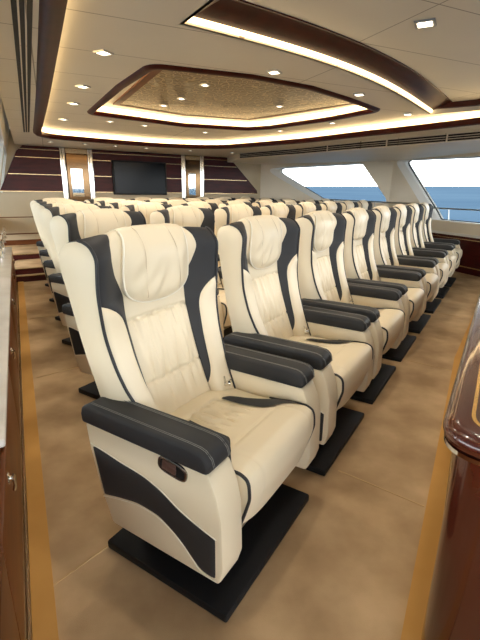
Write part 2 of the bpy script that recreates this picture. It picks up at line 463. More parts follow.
OX, OY = -.184, 1.391
AL = math.radians(31.878)
RX, RY = math.sin(AL), math.cos(AL)          # along a row
FX, FY = math.cos(AL), -math.sin(AL)         # forward
def W(lx, ly, z=0): return Vector((OX+lx*RX+ly*FX, OY+lx*RY+ly*FY, z))
ROWS = [(0, 0, 8), (.72, -1.10, 8), (1.22, -1.965, 8), (1.594, -2.594, 7), (1.994, -3.274, 7), (2.444, -4.027, 7)]
ORD = ['first', 'second', 'third', 'fourth', 'fifth', 'sixth', 'seventh', 'eighth', 'ninth']
RN = ['front row', 'second row', 'third row', 'fourth row', 'fifth row', 'rearmost row']
proto = make_seat(); first = True
for ri, (ax, ay, n) in enumerate(ROWS):
    for k in range(n):
        o = proto if first else copy_tree(proto); first = False
        o.location = W(ax+.8*k, ay, 0); o.rotation_euler = (0, 0, math.pi/2-AL)
        if ri == 0 and k == 0: lab = 'cream and charcoal reclining seat nearest the camera, whole and large at the left'
        elif k == 0: lab = f'cream reclining seat on the left aisle at the start of the {RN[ri]}'
        elif k == n-1: lab = f'cream reclining seat at the window end of the {RN[ri]}'
        else: lab = f'cream reclining seat with charcoal trim, {ORD[k]} from the left aisle in the {RN[ri]}'
        tag(o, lab, 'seat', f'reclining seats in the {RN[ri]}')

# ------------------------------------------------------------------ the room
LX, LY = -.4637, .886          # along the left wall
NX, NY = -.886, -.4637         # outward from it
PX, PY = -.595, .864           # foot of the left cabinets
def Lp(t, off=0, z=0): return Vector((PX+LX*t+NX*off, PY+LY*t+NY*off, z))
def back_y(x): return 10.3+.637*x
CORN = (.45, back_y(.45)); LB = (-3.96, back_y(-3.96))
WALL = [(.45, back_y(.45)), (3.03, 8.9), (3.79, 6.5), (4.45, 4.4)]
CEIL = 1.96

# floor
s = MB(); s.poly([(-4.6, 7.2), (.3, -2.4), (5.0, 4.2), (4.5, 6.5), (3.25, 9.1), (.5, 11.0)], [], 0)
struct(s.build('floor', 'carpet', smooth=False))
# carpet seams and border strips
def ribbon(p, q, w, z0, z1, mb):
    p, q = Vector(p).to_2d(), Vector(q).to_2d(); d = (q-p).normalized(); n = Vector((-d.y, d.x))*w/2
    c = [p-n, q-n, q+n, p+n]
    mb.add([(a.x, a.y, z0) for a in c]+[(a.x, a.y, z1) for a in c], [(4, 5, 6, 7), (0, 1, 5, 4), (1, 2, 6, 5), (2, 3, 7, 6), (3, 0, 4, 7)])
s = MB()
ribbon((-.62, 1.01), (-.36, 1.33), .006, 0, .0022, s)
for lx in (.56, 2.15, 3.75, 5.4): ribbon(W(lx, .42), W(lx-.03, .826-.046*lx), .006, 0, .0022, s)
for t in (1.9, 3.4): ribbon(Lp(t, -.1), Lp(t+.1, -.55), .006, 0, .0022, s)
struct(s.build('trim_1', 'seam', smooth=False))
s = MB(); ribbon(Lp(-1.6, -.046), Lp(5.6, -.046), .066, 0, .008, s); struct(s.build('trim_2', 'strip', smooth=False))
s = MB(); ribbon(W(-1.4, .926), W(2.4, .753), .066, 0, .008, s); ribbon(W(2.4, .753), W(5.6, .82), .066, 0, .0075, s); struct(s.build('trim_3', 'strip', smooth=False))
s = MB(); ribbon(W(-1.4, .964), W(2.4, .791), .006, 0, .012, s); struct(s.build('trim_4', 'brass', smooth=False))
s = MB(); ribbon(Lp(-1.6, -.006), Lp(5.6, -.006), .008, 0, .016, s); struct(s.build('trim_5', 'brass', smooth=False))

# left steps and landing
st = MB()
def bw(x, d, z): # point on a line parallel to the back wall passing the aisle at depth d (y at x=-3.05)
    return Vector((x, d+.637*(x+3.05), z))
def stair(d0, d1, z, mb, xl, xr, mi):
    v = [bw(xl, d0, 0), bw(xr, d0, 0), bw(xr, d1, 0), bw(xl, d1, 0)]
    top = [Vector((p.x, p.y, z)) for p in v]
    mb.add(v+top, [(4, 5, 6, 7)], 0); mb.add(v+top, [(0, 1, 5, 4), (1, 2, 6, 5), (2, 3, 7, 6), (3, 0, 4, 7)], 1)
stair(5.60, 5.75, .08, st, -3.2, -2.66, 1); stair(5.75, 6.80, .16, st, -3.5, -2.5, 1); stair(6.80, 8.35, .24, st, -4.3, -2.3, 1)
o = st.build('aisle_steps', ['carpet', 'mahogany_dark'], smooth=False); struct(o); o.name = 'floor_steps'
s = MB()
for d, z, a, b in ((5.60, .08, -3.2, -2.66), (5.75, .16, -3.5, -2.5), (6.80, .24, -4.1, -2.3)):
    s.tube([bw(a, d, z), bw(b, d, z)], .008, 6)
struct(s.build('trim_6', 'brass'))

# back wall
def BWp(x, off, z):  # off towards the room
    n = Vector((.537, -.8436)); return Vector((x+n.x*off, back_y(x)+n.y*off, z))
def wall_slab(mb, poly, o0, o1, mi=0, bev=0):
    mb.prism(poly, lambda a, b, d: BWp(a, d, b), o0, o1, bev, 1, mi)
s = MB(); wall_slab(s, [(-4.6, 0), (.62, 0), (.62, 2.2), (-4.6, 2.2)], -.06, 0); struct(s.build('wall_back', 'beige', smooth=False))
s = MB(); wall_slab(s, [(-4.24, 1.18), (.36, 1.18), (.345, 1.26), (-.30, 1.955), (-3.86, 1.955), (-3.95, 1.86)], .002, .03)
struct(s.build('trim_7', 'mahogany_dark', smooth=False))
s = MB()
for z, x0, x1 in ((1.185, -4.24, .36), (1.478, -4.1, .10), (1.765, -3.98, -.14), (1.90, -3.93, -.28)):
    wall_slab(s, [(x0, z-.006), (x1, z-.006), (x1, z+.006), (x0, z+.006)], .028, .036)
struct(s.build('trim_8', 'brass', smooth=False))
s = MB()
for z, h in ((.735, .008), (.44, .010), (.285, .045)):
    wall_slab(s, [(-4.4, z-h), (.5, z-h), (.5, z+h), (-4.4, z+h)], .0, .008)
struct(s.build('baseboard_back', 'brown_wood', smooth=False))

# mirror pillars on the back wall
def pillar(x0, x1, label):
    t = empty('mirror_pillar', BWp((x0+x1)/2, .03, .9))
    inv = Matrix.Translation(-t.location)
    w = .085
    def part(name, xa, xb, za, zb, o0, o1, mat, bev):
        s = MB(); wall_slab(s, [(xa, za), (xb, za), (xb, zb), (xa, zb)], o0, o1, 0, bev); s.v = [inv @ Vector(v) for v in s.v]
        return s.build(name, mat, t, angle=40)
    for xa in (x0, x1-w):
        s = MB(); c = BWp(xa+w/2, .045, 0)
        for dx, r in ((-.028, .020), (.012, .030)):
            p = BWp(xa+w/2+dx, .045, 0); s.tube([inv @ Vector((p.x, p.y, .9)), inv @ Vector((p.x, p.y, 1.95))], r, 16)
        s.build('chrome_column', 'chrome', t)
    part('reflected_brown_panel', x0+w, x1-w, .98, 1.86, .03, .05, 'brown_reflection', .008)  # brown reflection of the cabin painted around the clear glass
    part('mirror_glass', x0+w+.05, x1-w-.10, 1.10, 1.60, .045, .056, 'mirror', .004)
    part('reflected_gold_panel', x0+w, x1-w, 1.862, 1.95, .03, .06, 'brass', .005)  # gold reflection at the mirror's top, made as a coloured panel
    part('gilt_base', x0+w, x1-w, .9, .978, .03, .06, 'brass', .005)
    tag(t, label, 'mirror', 'mirror pillars on the back wall')
pillar(-3.36, -2.86, 'tall mirror between chrome columns left of the television on the back wall')
pillar(-1.32, -.86, 'tall mirror between chrome columns right of the television on the back wall')

# television
t = empty('television', BWp(-2.1, .03, 1.15)); inv = Matrix.Translation(-t.location)
s = MB(); wall_slab(s, [(-2.57, 1.14), (-1.62, 1.14), (-1.62, 1.785), (-2.57, 1.785)], .03, .075, 0, .008); s.v = [inv @ Vector(v) for v in s.v]
s.build('bezel', 'black', t)
s = MB(); wall_slab(s, [(-2.54, 1.17), (-1.65, 1.17), (-1.65, 1.757), (-2.54, 1.757)], .07, .078, 0, 0); s.v = [inv @ Vector(v) for v in s.v]
s.build('screen', 'screen', t)
tag(t, 'black flat television hung on the dark mahogany back wall', 'television')

# window wall, forward length (C) and aft length (A)
def seg_frame(p, q):
    p, q = Vector(p), Vector(q); d = (q-p).normalized(); n = Vector((d.y, -d.x))  # n: outward or inward
    return p, d, n
def wall_holes(mb, name, p, q, outer, holes, th, sign, mat_wall, wins, inner=None):
    """outer, holes in (s along, z); builds wall, then each window as its own structure object"""
    p = Vector(p); q = Vector(q); d = (q-p).normalized(); n = Vector((-d.y, d.x))*sign   # n points outside
    fn = lambda a, z, o: Vector((p.x+d.x*a+n.x*o, p.y+d.y*a+n.y*o, z))
    inner = inner or holes
    mb.poly(outer, inner, 0, 0, lambda x, y: fn(x, y, 0)); mb.poly(outer, holes, 0, 0, lambda x, y: fn(x, y, th))
    k = len(outer); v = [fn(a, z, 0) for a, z in outer]+[fn(a, z, th) for a, z in outer]
    mb.add(v, [(i, (i+1) % k, k+(i+1) % k, k+i) for i in range(k)])
    for h, hi, wn in zip(holes, inner, wins):
        k = len(h); s = MB()
        v = [fn(a, z, -.004) for a, z in hi]+[fn(a, z, th*.5) for a, z in h]+[fn(a, z, th+.02) for a, z in h]
        s.add(v, [(j*k+i, j*k+(i+1) % k, j*k+k+(i+1) % k, j*k+k+i) for j in range(2) for i in range(k)])
        w = struct(s.build(wn, 'jamb', angle=35))
        cx = sum(a for a, z in h)/k; cz = sum(z for a, z in h)/k
        s = MB(); gl = [(cx+(a-cx)*1.0, cz+(z-cz)*1.0) for a, z in h]
        s.prism(gl, lambda a, b, o: fn(a, b, o), th-.02, th-.014); s.build('glass', 'glass', w, smooth=False)
        s = MB(); s.tube([fn(a, z, th-.03) for a, z in h], .013, 6, closed=True); s.build('gasket', 'gasket', w)
    return fn
def rounded(poly, r, n=6):
    out = []; k = len(poly)
    for i in range(k):
        a, b, c = Vector(poly[i-1]), Vector(poly[i]), Vector(poly[(i+1) % k])
        u = (a-b).normalized(); w = (c-b).normalized(); ang = u.angle(w); t = min(r/math.tan(ang/2), (a-b).length*.45, (c-b).length*.45)
        p0, p1 = b+u*t, b+w*t
        for j in range(n+1):
            q = j/n; out.append(tuple(p0*(1-q)**2+b*2*q*(1-q)+p1*q*q))
    return out
A0 = Vector(WALL[0]); A1 = Vector(WALL[1]); A2 = Vector(WALL[2]); A3 = Vector(WALL[3])
def along(p, q, x): # distance along p->q at given x
    return (x-p.x)/(q.x-p.x)*(q-p).length
len1 = (A1-A0).length
# forward wall: parallelogram window, plus the start of the second window (which continues aft of the bend)
def win1(d): return rounded([(along(A0, A1, .681)-d, 1.765), (along(A0, A1, 2.495), 1.83), (len1-.06, 1.13), (len1-.06, 1.04), (along(A0, A1, 1.82)-d*.8, 1.075)], .10)
w1, w1i = win1(0), win1(.22)
TH = .20
s = MB()
wall_holes(s, 'wall_right', A0, A1, [(-.35, 0), (len1, 0), (len1, 2.2), (-.35, 2.2)], [w1], TH, 1, 'hull', ['window_1'], [w1i])
len2 = (A2-A1).length; len3 = (A3-A2).length
def win2(d): return rounded([(.16-d, 1.865), (len2+1.0, 1.76), (len2+1.0, .80), (along(A1, A2, 3.434)-d*.8, .80), (along(A1, A2, 3.40)-d*.9, .92)], .07)
w2, w2i = win2(0), win2(.13)
aw = [(len2+1.3, 1.79), (len2+2.9, 1.79), (len2+2.9, .80), (len2+1.3, .80)]
wall_holes(s, 'wall_right', A1, A2+(A2-A1).normalized()*3.2, [(0, 0), (len2+3.2, 0), (len2+3.2, 2.2), (0, 2.2)],
           [w2, aw], TH, 1, 'hull', ['window_2', 'window_3'], [w2i, aw])
struct(s.build('wall_right', 'hull', smooth=False))
# ledge, white line and mahogany dado along the window wall
def along_wall(off, z, pts=None):
    P = [Vector(A0), Vector(A1), A2+(A2-A1).normalized()*3.0]; out = []
    d1 = (P[1]-P[0]).normalized(); d2 = (P[2]-P[1]).normalized(); n1 = Vector((d1.y, -d1.x)); n2 = Vector((d2.y, -d2.x)); nm = (n1+n2).normalized()/((n1+n2).normalized().dot(n1))
    for p, n in zip(P, (n1, nm, n2)): out.append(Vector((p.x+n.x*off, p.y+n.y*off, z)))
    return out
def strip_prof(mb, prof, mi=0):
    k = len(prof); rings = [along_wall(o, z) for o, z in prof]
    v = [rings[j][i] for i in range(3) for j in range(k)]
    f = [(i*k+j, i*k+(j+1) % k, (i+1)*k+(j+1) % k, (i+1)*k+j) for i in range(2) for j in range(k)]
    f += [tuple(range(k)), tuple(range(2*k, 3*k))]
    mb.add(v, f, mi)
s = MB(); strip_prof(s, [(0, .79), (.02, .785), (.10, .63), (0, .63)]); struct(s.build('trim_9', 'hull', smooth=False))
s = MB(); strip_prof(s, [(0, .63), (.115, .63), (.115, .59), (0, .59)]); struct(s.build('trim_10', 'jamb', smooth=False))
s = MB(); strip_prof(s, [(0, .59), (.06, .59), (.06, .05), (0, .05)]); struct(s.build('trim_11', 'mahogany_dark', smooth=False))
s = MB(); strip_prof(s, [(.0, .12), (.07, .12), (.07, .10), (.0, .10)]); strip_prof(s, [(.0, .545), (.068, .545), (.068, .535), (.0, .535)]); struct(s.build('trim_12', 'brass', smooth=False))
s = MB(); strip_prof(s, [(.0, .05), (.04, .05), (.04, 0), (.0, 0)]); struct(s.build('baseboard_right', 'mahogany_dark', smooth=False))

# left wall: leans out towards the floor, with a run of big windows
def LWp(t, z):  # ceiling line to sill
    o = -.12+.18*(CEIL-z)/.76
    return Lp(t, o, z)
s = MB()
tb = 7.95
outer = [(-2.6, .50), (tb, .50), (tb, 2.2), (-2.6, 2.2)]
hl = [rounded([(a, 1.80), (b, 1.80), (b+.1, .72), (a+.05, .72)], .08) for a, b in ((-1.9, .1), (.4, 2.7), (2.95, 5.3), (5.5, 7.6))]
s.poly(outer, hl, 0, 0, lambda a, z: LWp(a, z)); s.poly(outer, hl, 0, 0, lambda a, z: LWp(a, z)+Vector((NX, NY, 0))*.03)
s.add([LWp(a, z) for a, z in outer]+[LWp(a, z)+Vector((NX, NY, 0))*.03 for a, z in outer], [(i, (i+1) % 4, 4+(i+1) % 4, 4+i) for i in range(4)])
struct(s.build('wall_left', 'hull', smooth=False))
for i, h in enumerate(hl):
    k = len(h); s = MB(); v = [LWp(a, z)-Vector((NX, NY, 0))*.004 for a, z in h]+[LWp(a, z)+Vector((NX, NY, 0))*.035 for a, z in h]
    s.add(v, [(q, (q+1) % k, k+(q+1) % k, k+q) for q in range(k)]); w = struct(s.build(f'window_{5+i}', 'jamb', angle=35))
    s = MB(); s.prism(h, lambda a, z, o: LWp(a, z)+Vector((NX, NY, 0))*o, .012, .018); s.build('glass', 'glass', w, smooth=False)

# ------------------------------------------------------------------ ceiling
def smooth_loop(P, n=5):
    """Catmull-Rom through closed loop"""
    out = []; k = len(P)
    for i in range(k):
        p0, p1, p2, p3 = [Vector(P[(i+j-1) % k]) for j in range(4)]
        for j in range(n):
            t = j/n
            out.append(tuple(.5*((2*p1)+(p2-p0)*t+(2*p0-5*p1+4*p2-p3)*t*t+(3*p1-p0-3*p2+p3)*t**3)))
    return out
tray = [(.25, -.05), (-.25, .97), (-.73, 1.97), (-1.12, 2.78), (-1.68, 3.94), (-2.44, 5.49), (-2.68, 5.98), (-2.80, 6.30), (-2.74, 6.58), (-2.46, 6.83), (-1.69, 7.40),
        (-1.2, 7.64), (-.74, 7.74), (-.35, 7.68), (-.04, 7.46), (.85, 6.66), (1.51, 5.84), (2.04, 5.20), (2.43, 4.69), (2.85, 4.1), (2.95, 3.6), (2.5, 2.7), (1.3, .75), (.7, -.12)]
inner = rounded([(-1.71, 5.15), (-1.00, 3.86), (-.62, 3.26), (.05, 3.50), (.53, 3.81), (.93, 4.22), (1.38, 4.74), (1.02, 5.33), (.36, 6.08), (.06, 6.24), (-.77, 5.98)], .10, 5)
arc = [(-.31, 2.50), (-.06, 2.675), (.22, 2.88), (.52, 3.125), (.82, 3.41), (1.14, 3.76), (1.48, 4.19), (1.78, 4.60), (2.02, 4.93)]
def resample(P, n=4):
    out = []
    for i in range(len(P)-1):
        p0 = Vector(P[max(i-1, 0)]); p1 = Vector(P[i]); p2 = Vector(P[i+1]); p3 = Vector(P[min(i+2, len(P)-1)])
        for j in range(n):
            t = j/n; out.append(tuple(.5*((2*p1)+(p2-p0)*t+(2*p0-5*p1+4*p2-p3)*t*t+(3*p1-p0-3*p2+p3)*t**3)))
    out.append(tuple(P[-1])); return out
arc = resample(arc)
bay = arc+[(2.40, 4.68), (2.50, 4.1), (2.1, 3.2), (.95, 1.1), (.62, .95), (.25, 1.60)]
tray = resample(tray+[tray[0]])[:-1]
room = [(.70, -1.7), (-.114-.495*1, 1.0), (-3.96, 7.78), (-4.05, 7.85), (.45, 10.62), (3.06, 8.93), (3.84, 6.5), (4.5, 4.4)]
ZR, ZB, ZI = 2.06, 2.15, 2.15
s = MB(); s.poly(room, [tray], CEIL); s.poly(tray, [inner, bay], ZR); s.poly(bay, [], ZB); s.poly(inner, [], ZI)
s.poly([(-6, -4), (7, -4), (7, 14), (-6, 14)], [], 2.32)
struct(s.build('ceiling', 'ceil', smooth=False))

def area2(P): return sum(P[i][0]*P[(i+1) % len(P)][1]-P[(i+1) % len(P)][0]*P[i][1] for i in range(len(P)))
def sweep(mb, path, prof, closed=True, mi=0):
    """prof of (n, z): n outward from the loop"""
    P = [Vector(p).to_2d() for p in path]
    sgn = 1 if area2(path) > 0 else -1
    k = len(P); m = len(prof); v = []
    for i in range(k):
        a = P[(i-1) % k] if closed or i > 0 else P[i]; b = P[(i+1) % k] if closed or i < k-1 else P[i]
        d1 = (P[i]-a); d2 = (b-P[i])
        d1 = d1.normalized() if d1.length > 1e-9 else d2.normalized(); d2 = d2.normalized() if d2.length > 1e-9 else d1
        n1 = Vector((d1.y, -d1.x)); n2 = Vector((d2.y, -d2.x)); nm = (n1+n2).normalized(); nm = nm/max(nm.dot(n1), .5)*sgn
        v += [(P[i].x+nm.x*o, P[i].y+nm.y*o, z) for o, z in prof]
    f = [(i*m+j, i*m+(j+1) % m, ((i+1) % k)*m+(j+1) % m, ((i+1) % k)*m+j) for i in range(k if closed else k-1) for j in range(m)]
    if not closed: f += [tuple(range(m)), tuple(range((k-1)*m, k*m))]
    mb.add(v, f, mi)

# fascias
s = MB(); sweep(s, tray, [(0, CEIL), (0, ZR+.01), (.02, ZR+.01), (.02, CEIL)]); sweep(s, inner, [(0, ZR), (0, ZI+.01), (.02, ZI+.01), (.02, ZR)])
sweep(s, bay, [(0, ZR), (0, ZB+.01), (.02, ZB+.01), (.02, ZR)])
struct(s.build('trim_13', 'ceil', smooth=False))
# mahogany mouldings
s = MB(); sweep(s, tray, [(-.012, 1.992), (-.02, 1.965), (-.012, 1.94), (.02, 1.928), (.06, 1.934), (.085, 1.958), (.085, 1.964), (0, 1.992)]); struct(s.build('trim_14', 'trim_wood', angle=50))
s = MB(); sweep(s, inner, [(-.010, 2.078), (-.014, 2.06), (-.008, 2.04), (.02, 2.036), (.045, 2.044), (.055, 2.062), (0, 2.078)]); struct(s.build('trim_15', 'trim_wood', angle=50))
s = MB()
# bay loop is anticlockwise or not; the arc board stands on the bay side of the edge
loop = bay
i0 = len(arc)
def sweep_open(mb, path, prof, sgn):
    P = [Vector(p) for p in path]; k = len(P); m = len(prof); v = []
    for i in range(k):
        d = (P[min(i+1, k-1)]-P[max(i-1, 0)]).normalized(); n = Vector((d.y, -d.x))*sgn
        v += [(P[i].x+n.x*o, P[i].y+n.y*o, z) for o, z in prof]
    f = [(i*m+j, i*m+(j+1) % m, (i+1)*m+(j+1) % m, (i+1)*m+j) for i in range(k-1) for j in range(m)]
    f += [tuple(range(m)), tuple(range((k-1)*m, k*m))]
    mb.add(v, f)
sweep_open(s, arc, [(.012, ZR+.045), (.02, ZR+.035), (.05, ZR+.042), (.12, ZR+.060), (.18, ZB-.004), (.205, ZB-.006), (.215, ZB+.01), (.012, ZB+.01)], 1)
left_edge = [(.25, 1.60), (-.31, 2.50)]
sweep_open(s, left_edge, [(.0, ZR+.04), (.05, ZR+.04), (.12, ZB-.012), (.13, ZB+.01), (.0, ZB+.01)], 1)
sweep_open(s, [(2.02, 4.93), (2.40, 4.68), (2.50, 4.1)], [(.0, ZR+.04), (.05, ZR+.04), (.06, ZB+.01), (.0, ZB+.01)], 1)
struct(s.build('trim_16', 'trim_wood', angle=50))
# light strips tucked above the mouldings
def is_left(p):  # the stretch of the tray beside the left wall hides its strip behind the lip
    return p[1] < 6.2 and p[0] < .6 and (p[0]+.52*p[1]) < .55
s = MB()
far = [p for p in tray if not is_left(p) and p[1] > 3.5]
far.sort(key=lambda p: math.atan2(p[1]-3.5, p[0]-.3), reverse=True)
sweep_open(s, far, [(.003, 2.000), (.003, 2.052), (.010, 2.052), (.010, 2.000)], 1)
lef = [p for p in tray if is_left(p)]; lef.sort(key=lambda p: p[1])
sweep_open(s, lef, [(.004, 2.012), (.004, 2.054), (.010, 2.054), (.010, 2.012)], 1)
tr_led = s.build('trim_17', 'led', smooth=False); struct(tr_led)
s = MB(); sweep(s, inner, [(-.003, 2.088), (-.003, 2.140), (-.010, 2.140), (-.010, 2.088)]); struct(s.build('trim_18', 'led', smooth=False))
s = MB(); sweep_open(s, arc, [(.003, ZR+.012), (.003, ZR+.040), (.010, ZR+.040), (.010, ZR+.012)], 1); struct(s.build('trim_19', 'led', smooth=False))
# gold patterned panel
gp = [(-1.36, 5.10), (-.60, 3.62), (-.05, 3.80), (.50, 4.10), (1.20, 4.82), (.34, 5.72), (.07, 5.98), (-.72, 5.70)]
s = MB(); s.prism(gp, lambda a, b, d: Vector((a, b, d)), 2.140, 2.152); struct(s.build('trim_20', 'gold_pattern', smooth=False))
s = MB(); sweep(s, gp, [(0, 2.136), (.07, 2.136), (.07, 2.152), (0, 2.152)]); struct(s.build('trim_21', 'brown_wood', smooth=False))

# downlights
def spot(x, y, z, power, size=.5):
    L = bpy.data.lights.new('downlight_lamp', 'SPOT'); L.energy = power; L.color = (1, .90, .76); L.spot_size = math.radians(125); L.spot_blend = .8; L.shadow_soft_size = .05
    o = bpy.data.objects.new('downlight_lamp', L); o.location = (x, y, z-.03); C.objects.link(o); return o
def downlight(x, y, z, w, label, group, power, proto=[]):
    t = empty('ceiling_downlight', (x, y, z), math.radians(-27))
    s = MB(); p = [(-w, -w), (w, -w), (w, w), (-w, w)]; q = [(a*.72, b*.72) for a, b in p]
    s.add([(a, b, -.001) for a, b in p]+[(a*.97, b*.97, -.010) for a, b in p]+[(a, b, -.010) for a, b in q]+[(a, b, .0) for a, b in q],
          [(i, (i+1) % 4, 4+(i+1) % 4, 4+i) for i in range(4)]+[(4+i, 4+(i+1) % 4, 8+(i+1) % 4, 8+i) for i in range(4)]+[(8+i, 8+(i+1) % 4, 12+(i+1) % 4, 12+i) for i in range(4)])
    s.build('bezel', 'steel', t, smooth=False)
    s = MB(); s.add([(a*.99, b*.99, -.005) for a, b in q], [(0, 1, 2, 3)]); s.build('lens', 'lens', t, smooth=False)
    tag(t, label, 'ceiling light', group)
    sp = spot(0, 0, 0, power); sp.parent = t
G1 = 'downlights in the ceiling tray'; G2 = 'downlights in the outer ceiling margin'; G3 = 'downlights in the gold ceiling panel'
PW = 10
for i, (x, y) in enumerate([(-.88, 2.98), (-1.34, 3.89), (-1.70, 4.62), (-2.21, 5.62)]):
    downlight(x, y, ZR, .045, f'square ceiling downlight, {ORD[i]} from the camera in the row beside the left mahogany moulding', G1, PW)
for i, (x, y) in enumerate([(.30, 3.25), (1.09, 3.92), (1.86, 4.83)]):
    y2 = y+.12
    downlight(x-.08, y2, ZR, .045, f'square ceiling downlight, {ORD[i]} along the outside of the curved mahogany arc', G1, PW)
downlight(1.01, 2.71, ZB, .055, 'large square ceiling downlight alone in the panel behind the curved arc', G1, PW)
for i, (x, y) in enumerate([(-1.67, 5.73), (-1.3, 6.03), (-.55, 6.63), (.52, 6.35), (1.10, 5.60)]):
    downlight(x, y, ZR, .035, f'small square downlight, {ORD[i]} from the left between the two far light coves', G1, PW)
for i, (x, y) in enumerate([(-3.08, 7.20), (-2.62, 7.45), (-2.19, 7.72), (-1.72, 8.0), (-.98, 8.40), (-.2, 8.7)]):
    downlight(x, y, CEIL, .032, f'small downlight near the back wall, {ORD[i]} from the left in the outer ceiling margin', G2, 3)
for i, (x, y) in enumerate([(-.34, 4.14), (-.63, 4.73), (-.88, 5.10), (.40, 5.05)]):
    downlight(x, y, 2.139, .035, ['square downlight in the gold ceiling panel, nearest the camera', 'square downlight in the gold ceiling panel, middle of the line of three',
              'square downlight in the gold ceiling panel, farthest of the line of three', 'square downlight in the gold ceiling panel, alone towards the windows'][i], G3, PW)

for x, y, z, lab in ((-.42, 2.12, ZR, 'added out-of-view fill downlight above the camera end of the left cabinets'), (.02, 1.15, ZR, 'added out-of-view fill downlight over the aisle beside the first low cabinet'),  # fill lamps added out of view to brighten the near floor
                     (1.75, 2.55, ZB, 'added out-of-view fill downlight above the mahogany console'), (1.05, 1.75, ZB, 'added out-of-view fill downlight above the rounded end of the console'), (2.25, 3.55, ZB, 'added out-of-view fill downlight over the aisle beyond the console')):
    downlight(x, y, z, .055, lab, 'added fill downlights over the near aisle', 8)
# air vents
def vent(name, near, farp, slats, label, z):
    t = empty(name, (near[0][0], near[0][1], z)); inv = Matrix.Translation(-t.location)
    s = MB(); n = len(near)
    def pt(i, u, zz): a, b = near[i], farp[i]; return inv @ Vector((a[0]+(b[0]-a[0])*u, a[1]+(b[1]-a[1])*u, zz))
    for i in range(n-1):
        v = [pt(i, 0, z-.004), pt(i+1, 0, z-.004), pt(i+1, 1, z-.004), pt(i, 1, z-.004)]; s.add(v, [(0, 1, 2, 3)])
    s.build('slot_backing', 'slot', t, smooth=False)
    for u0, u1 in slats:
        s = MB()
        for i in range(n-1):
            v = [pt(i+j, u, zz) for j in (0, 1) for u in (u0, u1) for zz in (z-.014, z-.003)]
            s.add(v, [(0, 4, 6, 2), (0, 1, 5, 4), (2, 3, 7, 6), (0, 2, 3, 1), (4, 6, 7, 5)])
        s.build('slat', 'ceil', t, smooth=False)
    tag(t, label, 'air vent')
vent('air_vent', [(-.36, .80), (-.94, 1.97), (-2.94, 6.06)], [(-.27, .80), (-.85, 1.97), (-2.86, 6.06)], [(.27, .36), (.62, .71)],
     'long black slotted air vent in the ceiling along the left wall', CEIL)
VL = [(-.05, 8.83), (.98, 7.62), (1.71, 6.62), (2.3, 5.92), (2.78, 5.33), (3.2, 4.8)]
t = empty('air_vent', (1.71, 6.62, CEIL)); inv = Matrix.Translation(-t.location); ZV = 1.862
s = MB(); sweep_open(s, VL, [(0, CEIL+.005), (0, ZV), (-.02, ZV), (-.02, CEIL+.005)], 1); s.v = [inv @ Vector(v) for v in s.v]; s.build('slot_backing', 'slot', t, smooth=False)
for za, zb in ((1.945, CEIL), (1.916, 1.921), (1.890, 1.895), (ZV-.004, 1.866)):
    s = MB(); sweep_open(s, VL, [(0, za), (0, zb), (.012, zb), (.012, za)], 1); s.v = [inv @ Vector(v) for v in s.v]; s.build('slat', 'ceil', t, smooth=False)
for p, q in zip(VL[1:-1], VL[2:]):
    s = MB(); ribbon(((p[0]+q[0])/2, (p[1]+q[1])/2), ((p[0]+q[0])/2+.010, (p[1]+q[1])/2-.012), .02, ZV, CEIL, s); s.v = [inv @ Vector(v) for v in s.v]; s.build('divider', 'ceil', t, smooth=False)
tag(t, 'long slatted air vent in the ceiling above the sea windows', 'air vent')
s = MB(); s.poly(VL+[(4.3, 4.9), (3.82, 6.5), (3.05, 8.92), (.45, 10.61), (-.35, 10.09)], [], ZV)
s.add([(-.05, 8.83, ZV), (-.35, 10.09, ZV), (-.35, 10.09, CEIL), (-.05, 8.83, CEIL)], [(0, 1, 2, 3)])
o = s.build('ceiling', 'hull', smooth=False); o.name = 'ceiling_drop'; struct(o)

# ------------------------------------------------------------------ left cabinets and worktop
zt = .455
cuts = [-1.5, -.12, 1.06, 2.24, 3.42, 4.60, 5.3]
LA = math.atan2(LY, LX)
for i in range(len(cuts)-1):
    a, b = cuts[i]+.002, cuts[i+1]-.002
    t = empty('low_cabinet', Lp(a, 0, 0), LA)       # local x along the wall, +y into the wall side? (left normal)
    # left normal of (LX,LY) is (-LY,LX) = (-.886,-.46) = outward
    w = b-a
    s = MB(); s.box(0, w, .016, .21, .0, zt, .003, 1); s.box(0, w, .010, .03, 0, .05, .002, 1); s.build('body', 'brown_wood', t)
    d = None
    s = MB(); s.box(.006, w-.006, .0, .018, .06, zt-.012, .004, 2); d = s.build('door', 'brown_wood', t)
    s = MB(); hx = w*.30
    s.lathe([(.020, 0), (.018, .003), (.008, .004), (.007, .008), (.013, .011), (.014, .015), (.008, .018)], 16, Matrix.Translation((hx, .0, .385)) @ Matrix.Rotation(math.pi/2, 4, 'X'))
    s.tube([(hx, -.012, .385), (hx, -.015, .36), (hx, -.010, .34)], .005, 8); s.build('door_handle', 'chrome', d)
    where = ['behind the camera end of the left wall', 'second along', '', '', '', ''][i]
    tag(t, ['brown wood low cabinet at the camera end of the left wall', 'brown wood low cabinet at the bottom left corner, facing the nearest seat',
            'brown wood low cabinet with chrome knob, second one visible along the left aisle', 'brown wood low cabinet with chrome knob, third one visible along the left aisle',
            'brown wood low cabinet with chrome knob, second from the aisle steps', 'brown wood low cabinet beside the aisle steps'][i], 'cabinet', 'low cabinets along the left aisle')
t = empty('worktop', Lp(.3, 0, zt), LA)
s = MB(); s.box(0, 5.05, -.002, .215, 0, .03, .008, 3); s.build('slab', 'marble', t)
tag(t, 'long white worktop along the left wall on the low cabinets', 'worktop')
